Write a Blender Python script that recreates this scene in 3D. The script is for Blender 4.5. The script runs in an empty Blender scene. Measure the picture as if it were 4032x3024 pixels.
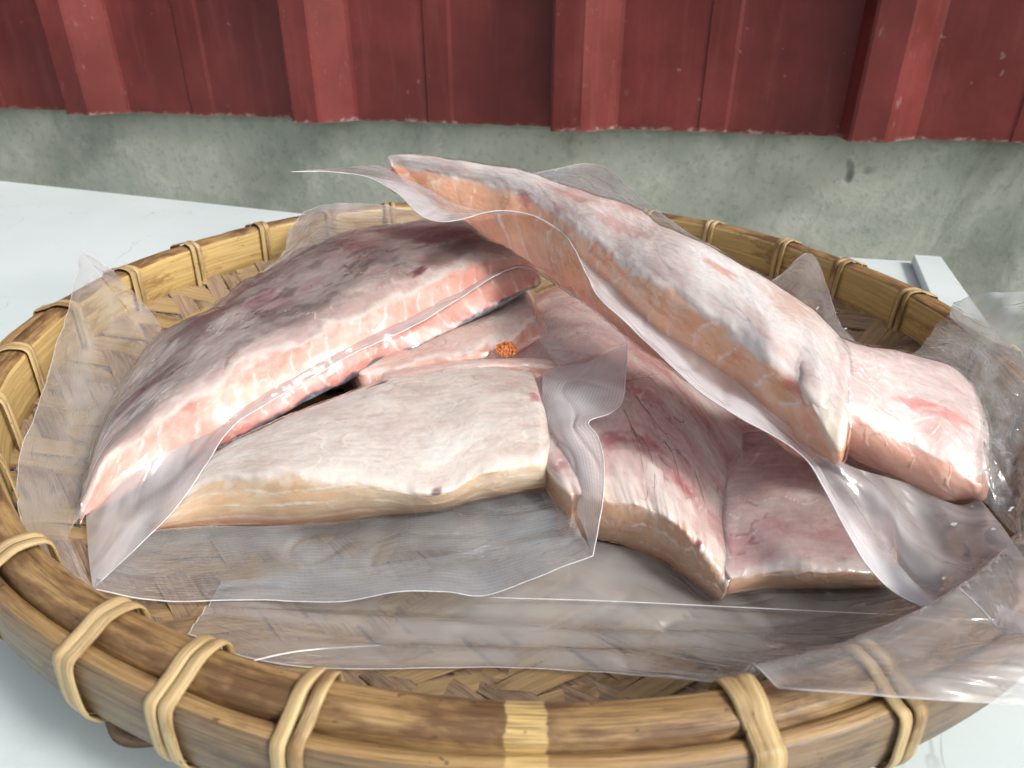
import bpy, math, random
import numpy as np
from mathutils import Matrix, Vector, noise as mnoise

# ------------------------------------------------------------------ camera, light, exposure
scene = bpy.context.scene
COL = scene.collection
cam_data = bpy.data.cameras.new('camera')
cam = bpy.data.objects.new('camera', cam_data); COL.objects.link(cam)
cam.matrix_world = Matrix(((0.999580, -0.028968, -0.000000, -0.003354), (0.013805, 0.476345, -0.879150, -0.339878), (0.025468, 0.878781, 0.476545, 0.201808), (0.000000, 0.000000, 0.000000, 1.000000)))
cam_data.sensor_width = 36.0
cam_data.lens = 24.965
cam_data.clip_start = 0.005
cam_data.clip_end = 50
cam_data.dof.use_dof = True
cam_data.dof.focus_distance = 0.30
cam_data.dof.aperture_fstop = 20.0
scene.camera = cam

SUN_DIR = Vector((0.68, -0.38, 0.74)).normalized()      # towards the sun
elev = math.asin(SUN_DIR.z); azim = math.atan2(SUN_DIR.x, SUN_DIR.y)
world = bpy.data.worlds.new('World'); scene.world = world; world.use_nodes = True
wn = world.node_tree; wn.nodes.clear()
sky = wn.nodes.new('ShaderNodeTexSky'); sky.sky_type = 'NISHITA'; sky.sun_disc = False
sky.sun_elevation = elev; sky.sun_rotation = azim; sky.altitude = 0; sky.air_density = 1.0; sky.dust_density = 4.0; sky.ozone_density = 0.6
bg = wn.nodes.new('ShaderNodeBackground'); bg.inputs['Strength'].default_value = 0.15
wo = wn.nodes.new('ShaderNodeOutputWorld')
hs = wn.nodes.new('ShaderNodeHueSaturation'); hs.inputs['Saturation'].default_value = .36      # thin cloud whitens the whole sky
wn.links.new(sky.outputs[0], hs.inputs['Color']); wn.links.new(hs.outputs[0], bg.inputs[0]); wn.links.new(bg.outputs[0], wo.inputs[0])
sun_data = bpy.data.lights.new('sun', 'SUN'); sun_data.energy = 2.1; sun_data.angle = math.radians(11); sun_data.color = (1.0, 0.965, 0.92)
sun = bpy.data.objects.new('sun', sun_data); COL.objects.link(sun)
sun.rotation_euler = SUN_DIR.to_track_quat('Z', 'Y').to_euler()
vs = scene.view_settings
vs.view_transform = 'Standard'; vs.look = 'None'; vs.gamma = 1.0; vs.use_curve_mapping = False; vs.exposure = 0.18
scene.render.engine = 'CYCLES'
scene.cycles.use_denoising = True
scene.cycles.max_bounces = 5
scene.cycles.diffuse_bounces = 2
scene.cycles.glossy_bounces = 2
scene.cycles.use_adaptive_sampling = True
scene.cycles.adaptive_threshold = 0.025
scene.cycles.adaptive_min_samples = 16
scene.cycles.transparent_max_bounces = 24
scene.cycles.transmission_bounces = 8
scene.cycles.caustics_reflective = False
scene.cycles.caustics_refractive = False

random.seed(7)
UP = np.array([0.0, 0.0, 1.0])

# ------------------------------------------------------------------ object helpers
def tag(o, label=None, cat=None, group=None, kind=None):
    if label: o['label'] = label
    if cat: o['category'] = cat
    if group: o['group'] = group
    if kind: o['kind'] = kind
    return o

def empty(name, loc):
    o = bpy.data.objects.new(name, None); o.location = loc; o.empty_display_size = 0.02
    COL.objects.link(o); return o

def mesh_obj(name, verts, faces, mat, parent=None, smooth=True, attrs=None, uv=None, mats=None, mat_idx=None):
    me = bpy.data.meshes.new(name)
    V = [tuple(map(float, v)) for v in verts]
    me.from_pydata(V, [], [tuple(f) for f in faces])
    if smooth: me.polygons.foreach_set('use_smooth', [True] * len(me.polygons))
    for an, arr in (attrs or {}).items():
        a = me.attributes.new(an, 'FLOAT_VECTOR', 'POINT')
        a.data.foreach_set('vector', np.asarray(arr, np.float32).ravel())
    for m in (mats or [mat]): me.materials.append(m)
    if mat_idx is not None: me.polygons.foreach_set('material_index', mat_idx)
    me.update()
    o = bpy.data.objects.new(name, me); COL.objects.link(o)
    if parent is not None:
        o.parent = parent
        top = parent
        base = Vector((0, 0, 0))
        while top is not None:
            base += top.location; top = top.parent
        o.location = -base          # meshes are written in world coordinates
    return o

def box(name, lo, hi, mat, parent=None, M=None, bev=0.0):
    x0, y0, z0 = lo; x1, y1, z1 = hi
    v = [(x0,y0,z0),(x1,y0,z0),(x1,y1,z0),(x0,y1,z0),(x0,y0,z1),(x1,y0,z1),(x1,y1,z1),(x0,y1,z1)]
    f = [(0,3,2,1),(4,5,6,7),(0,1,5,4),(1,2,6,5),(2,3,7,6),(3,0,4,7)]
    if M is not None: v = [tuple(M @ Vector(p)) for p in v]
    o = mesh_obj(name, v, f, mat, parent, smooth=False)
    if bev:
        b = o.modifiers.new('bevel', 'BEVEL'); b.width = bev; b.segments = 2
    return o

def cr(P, t):
    """uniform Catmull-Rom through P at float indices t"""
    P = np.asarray(P, float); n = len(P)
    t = np.clip(np.asarray(t, float), 0, n - 1)
    i = np.minimum(t.astype(int), n - 2); f = (t - i)[:, None]
    E = np.vstack([2 * P[0] - P[1], P, 2 * P[-1] - P[-2]])
    p0, p1, p2, p3 = E[i], E[i + 1], E[i + 2], E[i + 3]
    return 0.5 * ((2 * p1) + (-p0 + p2) * f + (2 * p0 - 5 * p1 + 4 * p2 - p3) * f * f + (-p0 + 3 * p1 - 3 * p2 + p3) * f ** 3)

def resample(P, n):
    """n points evenly spaced along the smooth curve through P"""
    d = cr(P, np.linspace(0, len(P) - 1, len(P) * 24))
    L = np.concatenate([[0], np.cumsum(np.linalg.norm(np.diff(d, axis=0), axis=1))])
    s = np.linspace(0, L[-1], n)
    return np.stack([np.interp(s, L, d[:, k]) for k in range(3)], 1)

def nz(p, sc, seed=0.0):
    return mnoise.noise(Vector((p[0] * sc + seed * 7.31, p[1] * sc - seed * 3.7, p[2] * sc + seed * 1.9)))

def grid_faces(n, m, closed=False):
    f = []
    mm = m if closed else m - 1
    for i in range(n - 1):
        for j in range(mm):
            k = (j + 1) % m
            f.append((i * m + j, i * m + k, (i + 1) * m + k, (i + 1) * m + j))
    return f

def grid_normals(G, closed=False):
    du = np.gradient(G, axis=0)
    if closed: dv = (np.roll(G, -1, 1) - np.roll(G, 1, 1)) / 2
    else: dv = np.gradient(G, axis=1)
    n = np.cross(du, dv)
    return n / (np.linalg.norm(n, axis=2, keepdims=True) + 1e-12)

def tube(name, pts, r, mat, parent, sides=5, taper=False, kind=None):
    P = np.asarray(pts, float); n = len(P)
    T = np.gradient(P, axis=0); T /= np.linalg.norm(T, axis=1, keepdims=True) + 1e-12
    ref = np.array([0.3, 0.2, 0.93])
    A = np.cross(T, ref); A /= np.linalg.norm(A, axis=1, keepdims=True) + 1e-9
    B = np.cross(T, A)
    vs_ = []
    for i in range(n):
        rr = r * (1 - 0.75 * i / (n - 1)) if taper else r
        for k in range(sides):
            a = 2 * math.pi * k / sides
            vs_.append(P[i] + rr * (math.cos(a) * A[i] + math.sin(a) * B[i]))
    fs = grid_faces(n, sides, True)
    fs.append(tuple(range(sides))[::-1]); fs.append(tuple((n - 1) * sides + k for k in range(sides)))
    return mesh_obj(name, vs_, fs, mat, parent)

# ------------------------------------------------------------------ material helpers
class NT:
    def __init__(self, name):
        self.m = bpy.data.materials.new(name); self.m.use_nodes = True
        self.t = self.m.node_tree; self.t.nodes.clear()
        self.out = self.n('ShaderNodeOutputMaterial')
    def n(self, typ, **kw):
        o = self.t.nodes.new(typ)
        for k, v in kw.items():
            if k.startswith('i_'):
                key = k[2:].replace('_', ' ')
                self.set(o.inputs[key], v)
            else: setattr(o, k, v)
        return o
    def set(self, sock, v):
        if hasattr(v, 'links') or isinstance(v, bpy.types.NodeSocket): self.t.links.new(v, sock)
        else: sock.default_value = v
    def link(self, a, b): self.t.links.new(a, b)
    def math(self, op, a, b=0.0, c=0.0, clamp=False):
        o = self.t.nodes.new('ShaderNodeMath'); o.operation = op; o.use_clamp = clamp
        self.set(o.inputs[0], a); self.set(o.inputs[1], b)
        if op in ('MULTIPLY_ADD', 'SMOOTH_MIN'): self.set(o.inputs[2], c)
        return o.outputs[0]
    def mix(self, f, a, b, blend='MIX'):
        o = self.t.nodes.new('ShaderNodeMix'); o.data_type = 'RGBA'; o.blend_type = blend
        self.set(o.inputs[0], f); self.set(o.inputs[6], a); self.set(o.inputs[7], b)
        return o.outputs[2]
    def ramp(self, f, stops, interp='LINEAR'):
        o = self.t.nodes.new('ShaderNodeValToRGB'); o.color_ramp.interpolation = interp
        els = o.color_ramp.elements
        while len(els) > 1: els.remove(els[-1])
        for k, (p, c) in enumerate(stops):
            e = els[0] if k == 0 else els.new(p)
            e.position = p; e.color = c if len(c) == 4 else (*c, 1)
        self.set(o.inputs[0], f); return o.outputs[0]
    def maprange(self, v, a, b, c=0.0, d=1.0, smooth=True):
        o = self.t.nodes.new('ShaderNodeMapRange'); o.interpolation_type = 'SMOOTHSTEP' if smooth else 'LINEAR'
        self.set(o.inputs[0], v); o.inputs[1].default_value = a; o.inputs[2].default_value = b
        o.inputs[3].default_value = c; o.inputs[4].default_value = d
        return o.outputs[0]
    def noise(self, vec, scale, detail=4.0, rough=0.55, dist=0.0, col=False):
        o = self.t.nodes.new('ShaderNodeTexNoise'); self.set(o.inputs['Vector'], vec)
        o.inputs['Scale'].default_value = scale; o.inputs['Detail'].default_value = detail
        o.inputs['Roughness'].default_value = rough; o.inputs['Distortion'].default_value = dist
        return o.outputs['Color' if col else 'Fac']
    def voro(self, vec, scale, feature='DISTANCE_TO_EDGE', rnd=1.0):
        o = self.t.nodes.new('ShaderNodeTexVoronoi'); o.feature = feature
        self.set(o.inputs['Vector'], vec); o.inputs['Scale'].default_value = scale; o.inputs['Randomness'].default_value = rnd
        return o.outputs['Distance']
    def scaled(self, vec, s):
        o = self.t.nodes.new('ShaderNodeVectorMath'); o.operation = 'MULTIPLY'
        self.set(o.inputs[0], vec); o.inputs[1].default_value = s; return o.outputs[0]
    def vadd(self, a, b):
        o = self.t.nodes.new('ShaderNodeVectorMath'); o.operation = 'ADD'
        self.set(o.inputs[0], a); self.set(o.inputs[1], b); return o.outputs[0]
    def attr(self, name):
        o = self.t.nodes.new('ShaderNodeAttribute'); o.attribute_name = name; return o.outputs['Vector']
    def sep(self, v):
        o = self.t.nodes.new('ShaderNodeSeparateXYZ'); self.set(o.inputs[0], v); return o.outputs
    def comb(self, x, y, z=0.0):
        o = self.t.nodes.new('ShaderNodeCombineXYZ'); self.set(o.inputs[0], x); self.set(o.inputs[1], y); self.set(o.inputs[2], z); return o.outputs[0]
    def objc(self): return self.t.nodes.new('ShaderNodeTexCoord').outputs['Object']
    def rand(self): return self.t.nodes.new('ShaderNodeObjectInfo').outputs['Random']
    def bump(self, h, strength=0.3, dist=0.001, normal=None):
        o = self.t.nodes.new('ShaderNodeBump'); self.set(o.inputs['Height'], h)
        self.set(o.inputs['Strength'], strength); o.inputs['Distance'].default_value = dist
        if normal is not None: self.link(normal, o.inputs['Normal'])
        return o.outputs[0]
    def principled(self, col, rough=0.5, normal=None, **kw):
        p = self.t.nodes.new('ShaderNodeBsdfPrincipled')
        self.set(p.inputs['Base Color'], col if not (isinstance(col, tuple) and len(col) == 3) else (*col, 1))
        self.set(p.inputs['Roughness'], rough)
        if normal is not None: self.link(normal, p.inputs['Normal'])
        for k, v in kw.items(): self.set(p.inputs[k.replace('_', ' ')], v)
        self.link(p.outputs[0], self.out.inputs[0]); return p

def C4(c): return (*c, 1)

# ---- metal wall paint
def mat_red():
    t = NT('red_painted_metal'); a = t.attr('wall'); x, y, z = t.sep(a)
    oc = t.objc()
    n1 = t.noise(oc, 9, 5, .6); n2 = t.noise(oc, 160, 3, .6)
    n3 = t.noise(t.scaled(oc, (60, 60, 5)), 1.0, 4, .6)
    col = t.mix(t.maprange(n1, .35, .7), C4((.125, .018, .015)), C4((.205, .033, .028)))
    col = t.mix(t.math('MULTIPLY', t.maprange(n3, .5, .75), .35), col, C4((.27, .075, .068)))
    col = t.mix(t.math('MULTIPLY', t.maprange(n2, .45, .7), .3), col, C4((.15, .02, .02)))
    # chipped paint along the cut edge and on the rib corners, with scattered specks
    e = t.math('ADD', z, t.math('MULTIPLY', t.math('SUBTRACT', t.noise(oc, 55, 5, .7), .5), -.022))
    chip = t.maprange(e, .0005, .0035, 1, 0)
    rb = t.math('MULTIPLY', y, t.maprange(t.noise(t.scaled(oc, (120, 120, 45)), 1.0, 5, .7), .60, .72))
    speck = t.maprange(t.noise(oc, 75, 2, .5), .735, .76)
    wear = t.math('MAXIMUM', t.math('MAXIMUM', t.math('MULTIPLY', chip, t.maprange(t.noise(oc, 130, 3, .6), .40, .66, .05, .55)), t.math('MULTIPLY', rb, .35)), t.math('MULTIPLY', speck, .2))
    col = t.mix(wear, col, C4((.52, .40, .38)))
    bp = t.bump(t.math('ADD', n2, t.math('MULTIPLY', wear, 2.0)), .12, .0008)
    t.principled(col, t.maprange(n1, .3, .7, .38, .55, False), bp, Specular_IOR_Level=.45)
    return t.m

def mat_concrete():
    t = NT('concrete'); oc = t.objc()
    a = t.noise(oc, 5, 6, .62, .4); b = t.noise(oc, 24, 6, .65); c = t.noise(oc, 140, 4, .6)
    d = t.noise(t.scaled(oc, (1, 1, .35)), 13, 5, .6, .8)
    col = t.ramp(a, [(.28, (.29, .325, .275)), (.45, (.40, .435, .375)), (.58, (.50, .52, .44)), (.74, (.58, .575, .48))])
    col = t.mix(t.math('MULTIPLY', t.maprange(b, .45, .70), .6), col, C4((.60, .61, .54)))
    col = t.mix(t.math('MULTIPLY', t.maprange(d, .55, .72), .55), col, C4((.21, .225, .19)))
    col = t.mix(t.math('MULTIPLY', t.maprange(c, .52, .68), .22), col, C4((.12, .13, .11)))
    pit = t.maprange(t.noise(oc, 19, 2, .5), .70, .745)
    col = t.mix(t.math('MULTIPLY', pit, .7), col, C4((.09, .09, .075)))
    h = t.math('ADD', t.math('MULTIPLY', b, 1.0), t.math('ADD', t.math('MULTIPLY', c, .35), t.math('MULTIPLY', pit, -1.4)))
    t.principled(col, .88, t.bump(h, .5, .003), Specular_IOR_Level=.2)
    return t.m

def mat_table():
    t = NT('white_laminate'); oc = t.objc()
    n = t.noise(oc, 7, 4, .6); f = t.noise(oc, 420, 2, .5)
    col = t.mix(t.maprange(n, .35, .7), C4((.60, .69, .69)), C4((.66, .74, .74)))
    col = t.mix(t.math('MULTIPLY', t.maprange(f, .5, .75), .10), col, C4((.55, .6, .6)))
    sv = t.voro(t.vadd(t.scaled(oc, (22, 9, 1)), t.noise(oc, 9, 3, .6, 0, True)), 1.0)
    scr = t.math('MULTIPLY', t.maprange(sv, .0, .012, 1, 0), t.maprange(t.noise(oc, 13, 3, .6), .5, .66))
    col = t.mix(t.math('MULTIPLY', scr, .6), col, C4((.30, .33, .32)))
    sp = t.maprange(t.noise(oc, 62, 2, .5), .745, .77)
    col = t.mix(t.math('MULTIPLY', sp, .6), col, C4((.22, .21, .18)))
    dirt = t.maprange(t.noise(oc, 16, 5, .7), .60, .78)
    col = t.mix(t.math('MULTIPLY', dirt, .34), col, C4((.45, .48, .46)))
    t.principled(col, t.maprange(n, .3, .7, .36, .5, False), t.bump(t.math('ADD', f, scr), .05, .0005), Specular_IOR_Level=.4)
    return t.m

# ---- bamboo.  attribute bam = (arc length m, profile length m, seed)
def mat_bamboo(name, pale, mid, dark, stain=0.5, rough=.42, fib=1.0, node=None):
    t = NT(name); x, y, z = t.sep(t.attr('bam')); r = t.rand()
    p = t.comb(x, y, t.math('MULTIPLY_ADD', r, 3.7, z))
    st = t.noise(t.scaled(p, (16, 620, 1)), 1.0, 5, .7)
    st2 = t.noise(t.scaled(p, (60, 2400, 1)), 1.0, 3, .6)
    bl = t.noise(t.scaled(p, (22, 60, 1)), 1.0, 5, .65, .5)
    bl2 = t.noise(t.scaled(p, (70, 220, 1)), 1.0, 4, .6)
    col = t.mix(t.maprange(st, .36, .64), C4(pale), C4(tuple(k * .85 for k in mid)))
    sv = t.math('MULTIPLY_ADD', t.math('SUBTRACT', bl2, .5), .5, t.math('MULTIPLY_ADD', t.math('SUBTRACT', r, .5), .10, bl))
    col = t.mix(t.math('MULTIPLY', t.maprange(sv, .64 - .28 * stain, .74 - .1 * stain), .85), col, C4(dark))
    col = t.mix(t.math('MULTIPLY', t.maprange(st2, .52, .68), .42 * fib, clamp=True), col, C4(tuple(k * .45 for k in dark)))
    if node:
        dx = t.math('ABSOLUTE', t.math('SUBTRACT', t.math('MULTIPLY_ADD', bl2, .003, x), node + .0015))
        col = t.mix(t.math('MULTIPLY', t.maprange(dx, .0042, .0050, 1, 0), t.maprange(st2, .40, .60, 1, .35)), col, C4((.66, .47, .19)))
    sp = t.maprange(t.noise(t.scaled(p, (260, 420, 1)), 1.0, 2, .5), .71, .75)
    col = t.mix(t.math('MULTIPLY', sp, .7), col, C4((.06, .035, .015)))
    h = t.math('ADD', t.math('MULTIPLY', st, .8), t.math('MULTIPLY', st2, .6))
    t.principled(col, rough, t.bump(h, .7 * fib, .0008), Specular_IOR_Level=.45, Coat_Weight=.12, Coat_Roughness=.25)
    return t.m

# ---- fish.  attribute col = flesh / membrane colour of the piece
def mat_fish():
    t = NT('wet_fish'); a = t.n('ShaderNodeAttribute'); a.attribute_name = 'col'
    u, w, z = t.sep(t.attr('fib')); n = t.noise(t.scaled(t.comb(u, w, z), (900, 1700, 1)), 1.0, 2, .6)
    col = t.mix(t.maprange(n, .35, .7, 0, .22), a.outputs['Color'], t.mix(1.0, a.outputs['Color'], C4((.72, .62, .60)), 'MULTIPLY'))
    t.principled(col, .34, t.bump(n, .10, .0006), Specular_IOR_Level=.5, Subsurface_Weight=.12, Subsurface_Radius=(1.0, .45, .28), Subsurface_Scale=.003)
    return t.m

# ---- plastic film.  attribute flm = (u m, v m, 0..1 across)
def mat_film(name, milk=.22, emboss=0.0, wrinkle=.5, rough=.10, tint=(.86, .865, .875), ior=1.6, damp=0.0, stretch=(45, 120, 1), margin=None):
    t = NT(name); u, v, a = t.sep(t.attr('flm')); p = t.comb(u, v, 0.0)
    big = t.noise(t.scaled(p, (24, 34, 1)), 1.0, 2, .55, .6)
    wr = t.noise(t.scaled(p, stretch), 1.0, 2, .5, .8)
    h = t.math('ADD', t.math('MULTIPLY', wr, .9), t.math('MULTIPLY', t.maprange(t.math('ABSOLUTE', t.math('SUBTRACT', wr, .5)), 0, .05, .12, 0), big))
    fac = t.maprange(big, .3, .72, milk * .45, milk * 1.5, False)
    if emboss:
        rb = t.math('SINE', t.math('MULTIPLY_ADD', wr, 3.0, t.math('MULTIPLY', v, 6283.0 / 1.5)))
        rb = t.math('MULTIPLY_ADD', t.math('SINE', t.math('MULTIPLY', u, 6283.0 / 1.9)), .18, rb)
        if margin:
            mg = t.maprange(v, -margin * 1.15, -margin * .8)
            fac = t.math('MULTIPLY', fac, t.math('MULTIPLY_ADD', mg, .45, .55)); rb = t.math('MULTIPLY', rb, mg)
        h = t.math('MULTIPLY_ADD', rb, .03 * emboss, h)
        fac = t.math('MULTIPLY_ADD', t.maprange(rb, .2, 1.2), .20 * emboss, fac)
    if damp:
        dm = t.maprange(t.voro(p, 260, 'F1'), .18, .26, 1, 0)
        h = t.math('MULTIPLY_ADD', t.math('MULTIPLY', dm, t.maprange(big, .42, .6)), .2 * damp, h)
    nrm = t.bump(h, wrinkle, .0035)
    fac = t.math('MAXIMUM', fac, 0.0, clamp=True)
    tr = t.n('ShaderNodeBsdfTransparent'); tr.inputs[0].default_value = (.985, .987, .988, 1)
    df = t.n('ShaderNodeBsdfDiffuse'); df.inputs[0].default_value = C4(tint)
    tl = t.n('ShaderNodeBsdfTranslucent'); tl.inputs[0].default_value = C4(tint)
    m1 = t.n('ShaderNodeMixShader'); m1.inputs[0].default_value = .35; t.link(df.outputs[0], m1.inputs[1]); t.link(tl.outputs[0], m1.inputs[2])
    m2 = t.n('ShaderNodeMixShader'); t.link(fac, m2.inputs[0]); t.link(tr.outputs[0], m2.inputs[1]); t.link(m1.outputs[0], m2.inputs[2])
    # a thin film reflects alike from both sides
    geo = t.n('ShaderNodeNewGeometry')
    fr = t.n('ShaderNodeFresnel'); t.link(t.maprange(geo.outputs['Backfacing'], 0, 1, ior, 1 / ior, False), fr.inputs[0]); t.link(nrm, fr.inputs[1])
    gl = t.n('ShaderNodeBsdfGlossy'); gl.inputs['Roughness'].default_value = rough; gl.inputs[0].default_value = (1, 1, 1, 1); t.link(nrm, gl.inputs['Normal'])
    m3 = t.n('ShaderNodeMixShader'); t.link(fr.outputs[0], m3.inputs[0]); t.link(m2.outputs[0], m3.inputs[1]); t.link(gl.outputs[0], m3.inputs[2])
    t.link(m3.outputs[0], t.out.inputs[0])
    return t.m

def mat_tight():
    t = NT('tight_film'); ior = 1.62
    geo = t.n('ShaderNodeNewGeometry')
    fr = t.n('ShaderNodeFresnel'); t.link(t.maprange(geo.outputs['Backfacing'], 0, 1, ior, 1 / ior, False), fr.inputs[0])
    tr = t.n('ShaderNodeBsdfTransparent'); tr.inputs[0].default_value = (.985, .987, .988, 1)
    gl = t.n('ShaderNodeBsdfGlossy'); gl.inputs['Roughness'].default_value = .05; gl.inputs[0].default_value = (1, 1, 1, 1)
    mx = t.n('ShaderNodeMixShader'); t.link(fr.outputs[0], mx.inputs[0]); t.link(tr.outputs[0], mx.inputs[1]); t.link(gl.outputs[0], mx.inputs[2])
    t.link(mx.outputs[0], t.out.inputs[0]); return t.m

def mat_plain(name, col, rough=.5, alpha=None, **kw):
    t = NT(name); oc = t.objc(); n = t.noise(oc, 300, 3, .6)
    c = t.mix(t.maprange(n, .3, .7), C4(col), C4(tuple(k * .78 for k in col)))
    p = t.principled(c, rough, t.bump(n, .2, .0004), **kw)
    if alpha is not None: p.inputs['Alpha'].default_value = alpha
    return t.m

RED = mat_red(); CONC = mat_concrete(); TABLE = mat_table()
BAM_IN = mat_bamboo('bamboo_inner_hoop', (.66, .47, .195), (.58, .40, .155), (.30, .17, .06), .26, .40, .5)
BAM_TOP = mat_bamboo('bamboo_hoop_edge', (.46, .295, .125), (.34, .20, .078), (.115, .056, .026), .80, .42, 1.0, 1.1095)
BAM_OUT = mat_bamboo('bamboo_outer_hoop', (.27, .185, .105), (.20, .132, .074), (.085, .054, .034), .75, .48, 1.0, 1.1095)
BAM_LASH = mat_bamboo('rattan_lashing', (.64, .47, .235), (.54, .38, .175), (.22, .12, .045), .62, .5, 1.0)
BAM_WARP = mat_bamboo('bamboo_strip_skin_side', (.42, .29, .145), (.35, .235, .11), (.17, .105, .055), .5, .45, .5)
BAM_WEFT = mat_bamboo('bamboo_strip_split_side', (.39, .275, .175), (.30, .20, .125), (.14, .088, .058), .55, .6, 1.5)

# ------------------------------------------------------------------ background: wall, metal cladding, table
WALL = Matrix(((0.979923, -0.197743, -0.025468, 0.031454), (-0.197812, -0.980240, -0.000176, 0.492659), (0.024930, -0.005210, 0.999676, 0.072799), (0.000000, 0.000000, 0.000000, 1.000000)))         # origin on the cladding's lower edge; x along the wall, y towards the viewer, z up

cw = box('concrete_wall', (-1.5, -.25, -.85), (1.5, -.047, .75), CONC)
cw.matrix_world = WALL
tag(cw, 'stained grey-green concrete wall below the red metal cladding', 'wall')

PITCH = .314
prof = []
x0 = -5 * PITCH
for k in range(-5, 5):
    b = k * PITCH
    j = random.uniform(-.002, .002)
    prof += [(b - .005 + j, -.032), (b + j, -.002), (b + .003 + j, 0), (b + .034 + j, .0), (b + .037 + j, -.002), (b + .068 + j, -.0305), (b + .072 + j, -.032),
             (b + .160, -.032), (b + .1615, -.0306), (b + .189, -.0303), (b + .193, -.032)]
px = []
for i in range(len(prof) - 1):
    (xa, ya), (xb, yb) = prof[i], prof[i + 1]
    n = max(1, int((xb - xa) / .012))
    for q in range(n): px.append((xa + (xb - xa) * q / n, ya + (yb - ya) * q / n))
zs = [0, .0015, .004, .009, .02, .04, .07, .11, .16, .22, .3, .4, .55, .75]
vv, at = [], []
for (x, y) in px:
    rib = math.exp(-((x - round((x - .003) / PITCH) * PITCH - .003) / .005) ** 2) + math.exp(-((x - math.floor((x + .05) / PITCH) * PITCH - .036) / .005) ** 2) + math.exp(-((x - math.floor((x + .05) / PITCH) * PITCH - .070) / .005) ** 2) + .3 * math.exp(-((x - math.floor((x + .05) / PITCH) * PITCH - .190) / .004) ** 2)
    for z in zs:
        e = math.exp(-z / .006)
        dz = (mnoise.noise(Vector((x * 45, 3.1, 0))) * .0008 + mnoise.noise(Vector((x * 160, 9.1, 0))) * .0004) * e
        dy = mnoise.noise(Vector((x * 22, z * 10, 5.0))) * .0012 + e * mnoise.noise(Vector((x * 30, 1.7, 0))) * .002
        vv.append((x, y + dy, z + dz)); at.append((x, min(1, rib), z))
clad = mesh_obj('metal_cladding', vv, grid_faces(len(px), len(zs)), RED, smooth=False, attrs={'wall': at})
clad.matrix_world = WALL
sm = clad.modifiers.new('solid', 'SOLIDIFY'); sm.thickness = .0012; sm.offset = -1
tag(clad, 'dark red ribbed metal cladding with chipped lower edge above the concrete', 'metal cladding')

ground = box('ground', (-2.2, -1.5, -.90), (2.2, 1.6, -.86), CONC)
tag(ground, kind='structure')

tbl = empty('table', (-.1, 0, -.86))
outline = [(-1.1, .630), (-.608, .495), (-.393, .437), (-.208, .387), (.05, .335), (.291, .299), (.374, .290), (.300, -.05), (.262, -.75), (-1.1, -.75)]
n = len(outline)
tv = [(x, y, 0) for x, y in outline] + [(x, y, -.022) for x, y in outline]
tf = [tuple(range(n))[::-1], tuple(range(n, 2 * n))] + [(i, (i + 1) % n, n + (i + 1) % n, n + i) for i in range(n)]
top_o = mesh_obj('tabletop', tv, tf, TABLE, tbl, smooth=False)
bb = top_o.modifiers.new('bevel', 'BEVEL'); bb.width = .0015; bb.segments = 2; bb.limit_method = 'ANGLE'
for (x, y) in ((-.95, .5), (-.95, -.68), (.20, .24), (.20, -.68)):
    box('leg', (x - .02, y - .02, -.86), (x + .02, y + .02, -.024), TABLE, tbl)
tag(tbl, 'white laminate table under the round bamboo basket', 'table')

# white board lying along the right edge of the table
a0, a1, b0, b1 = [np.array(p) for p in ((0.3544, 0.2822, 0.0080), (0.3774, 0.2791, 0.0080), (0.3155, 0.1717, 0.0080), (0.3462, 0.1741, 0.0080))]
d0 = b0 - a0; d1 = b1 - a1
q = [a0, a1, a1 + d1 * 3.2, a0 + d0 * 3.2]
bv = [(p[0], p[1], .009) for p in q] + [(p[0], p[1], .0006) for p in q]
board = mesh_obj('white_board', bv, [(3,2,1,0),(4,5,6,7),(0,1,5,4),(1,2,6,5),(2,3,7,6),(3,0,4,7)], TABLE, smooth=False)
bb = board.modifiers.new('bevel', 'BEVEL'); bb.width = .0008; bb.segments = 2
tag(board, 'narrow white board lying along the right edge of the table', 'board')

# ------------------------------------------------------------------ bamboo basket
basket = empty('bamboo_basket', (0, 0, 0))
tag(basket, 'round shallow woven bamboo basket with lashed rim on the white table', 'basket')

def hoop(name, profile, mats, midx_fn, seed, nseg=220):
    """sweep a closed profile [(r, z)] round the basket"""
    m = len(profile); P = np.array(profile)
    pl = np.concatenate([[0], np.cumsum(np.linalg.norm(np.diff(np.vstack([P, P[:1]]), axis=0), axis=1))])[:-1]
    V, A = [], []
    for i in range(nseg + 1):
        a = 2 * math.pi * i / nseg
        w1 = mnoise.noise(Vector((math.cos(a) * 3, math.sin(a) * 3, seed))) * .0012
        w2 = mnoise.noise(Vector((math.cos(a) * 4, math.sin(a) * 4, seed + 5))) * .0010
        for j in range(m):
            w3 = mnoise.noise(Vector((math.cos(a) * 14, math.sin(a) * 14, seed + j * 1.3))) * .00035
            r = P[j, 0] + w1 + w3; z = P[j, 1] + w2 + w3
            V.append((r * math.cos(a), r * math.sin(a), z)); A.append((a * .235, pl[j], seed))
    f = grid_faces(nseg + 1, m, True)
    idx = [midx_fn((k % m)) for k in range(len(f))]
    o = mesh_obj(name, V, f, None, basket, attrs={'bam': A}, mats=mats, mat_idx=idx)
    return o

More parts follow.
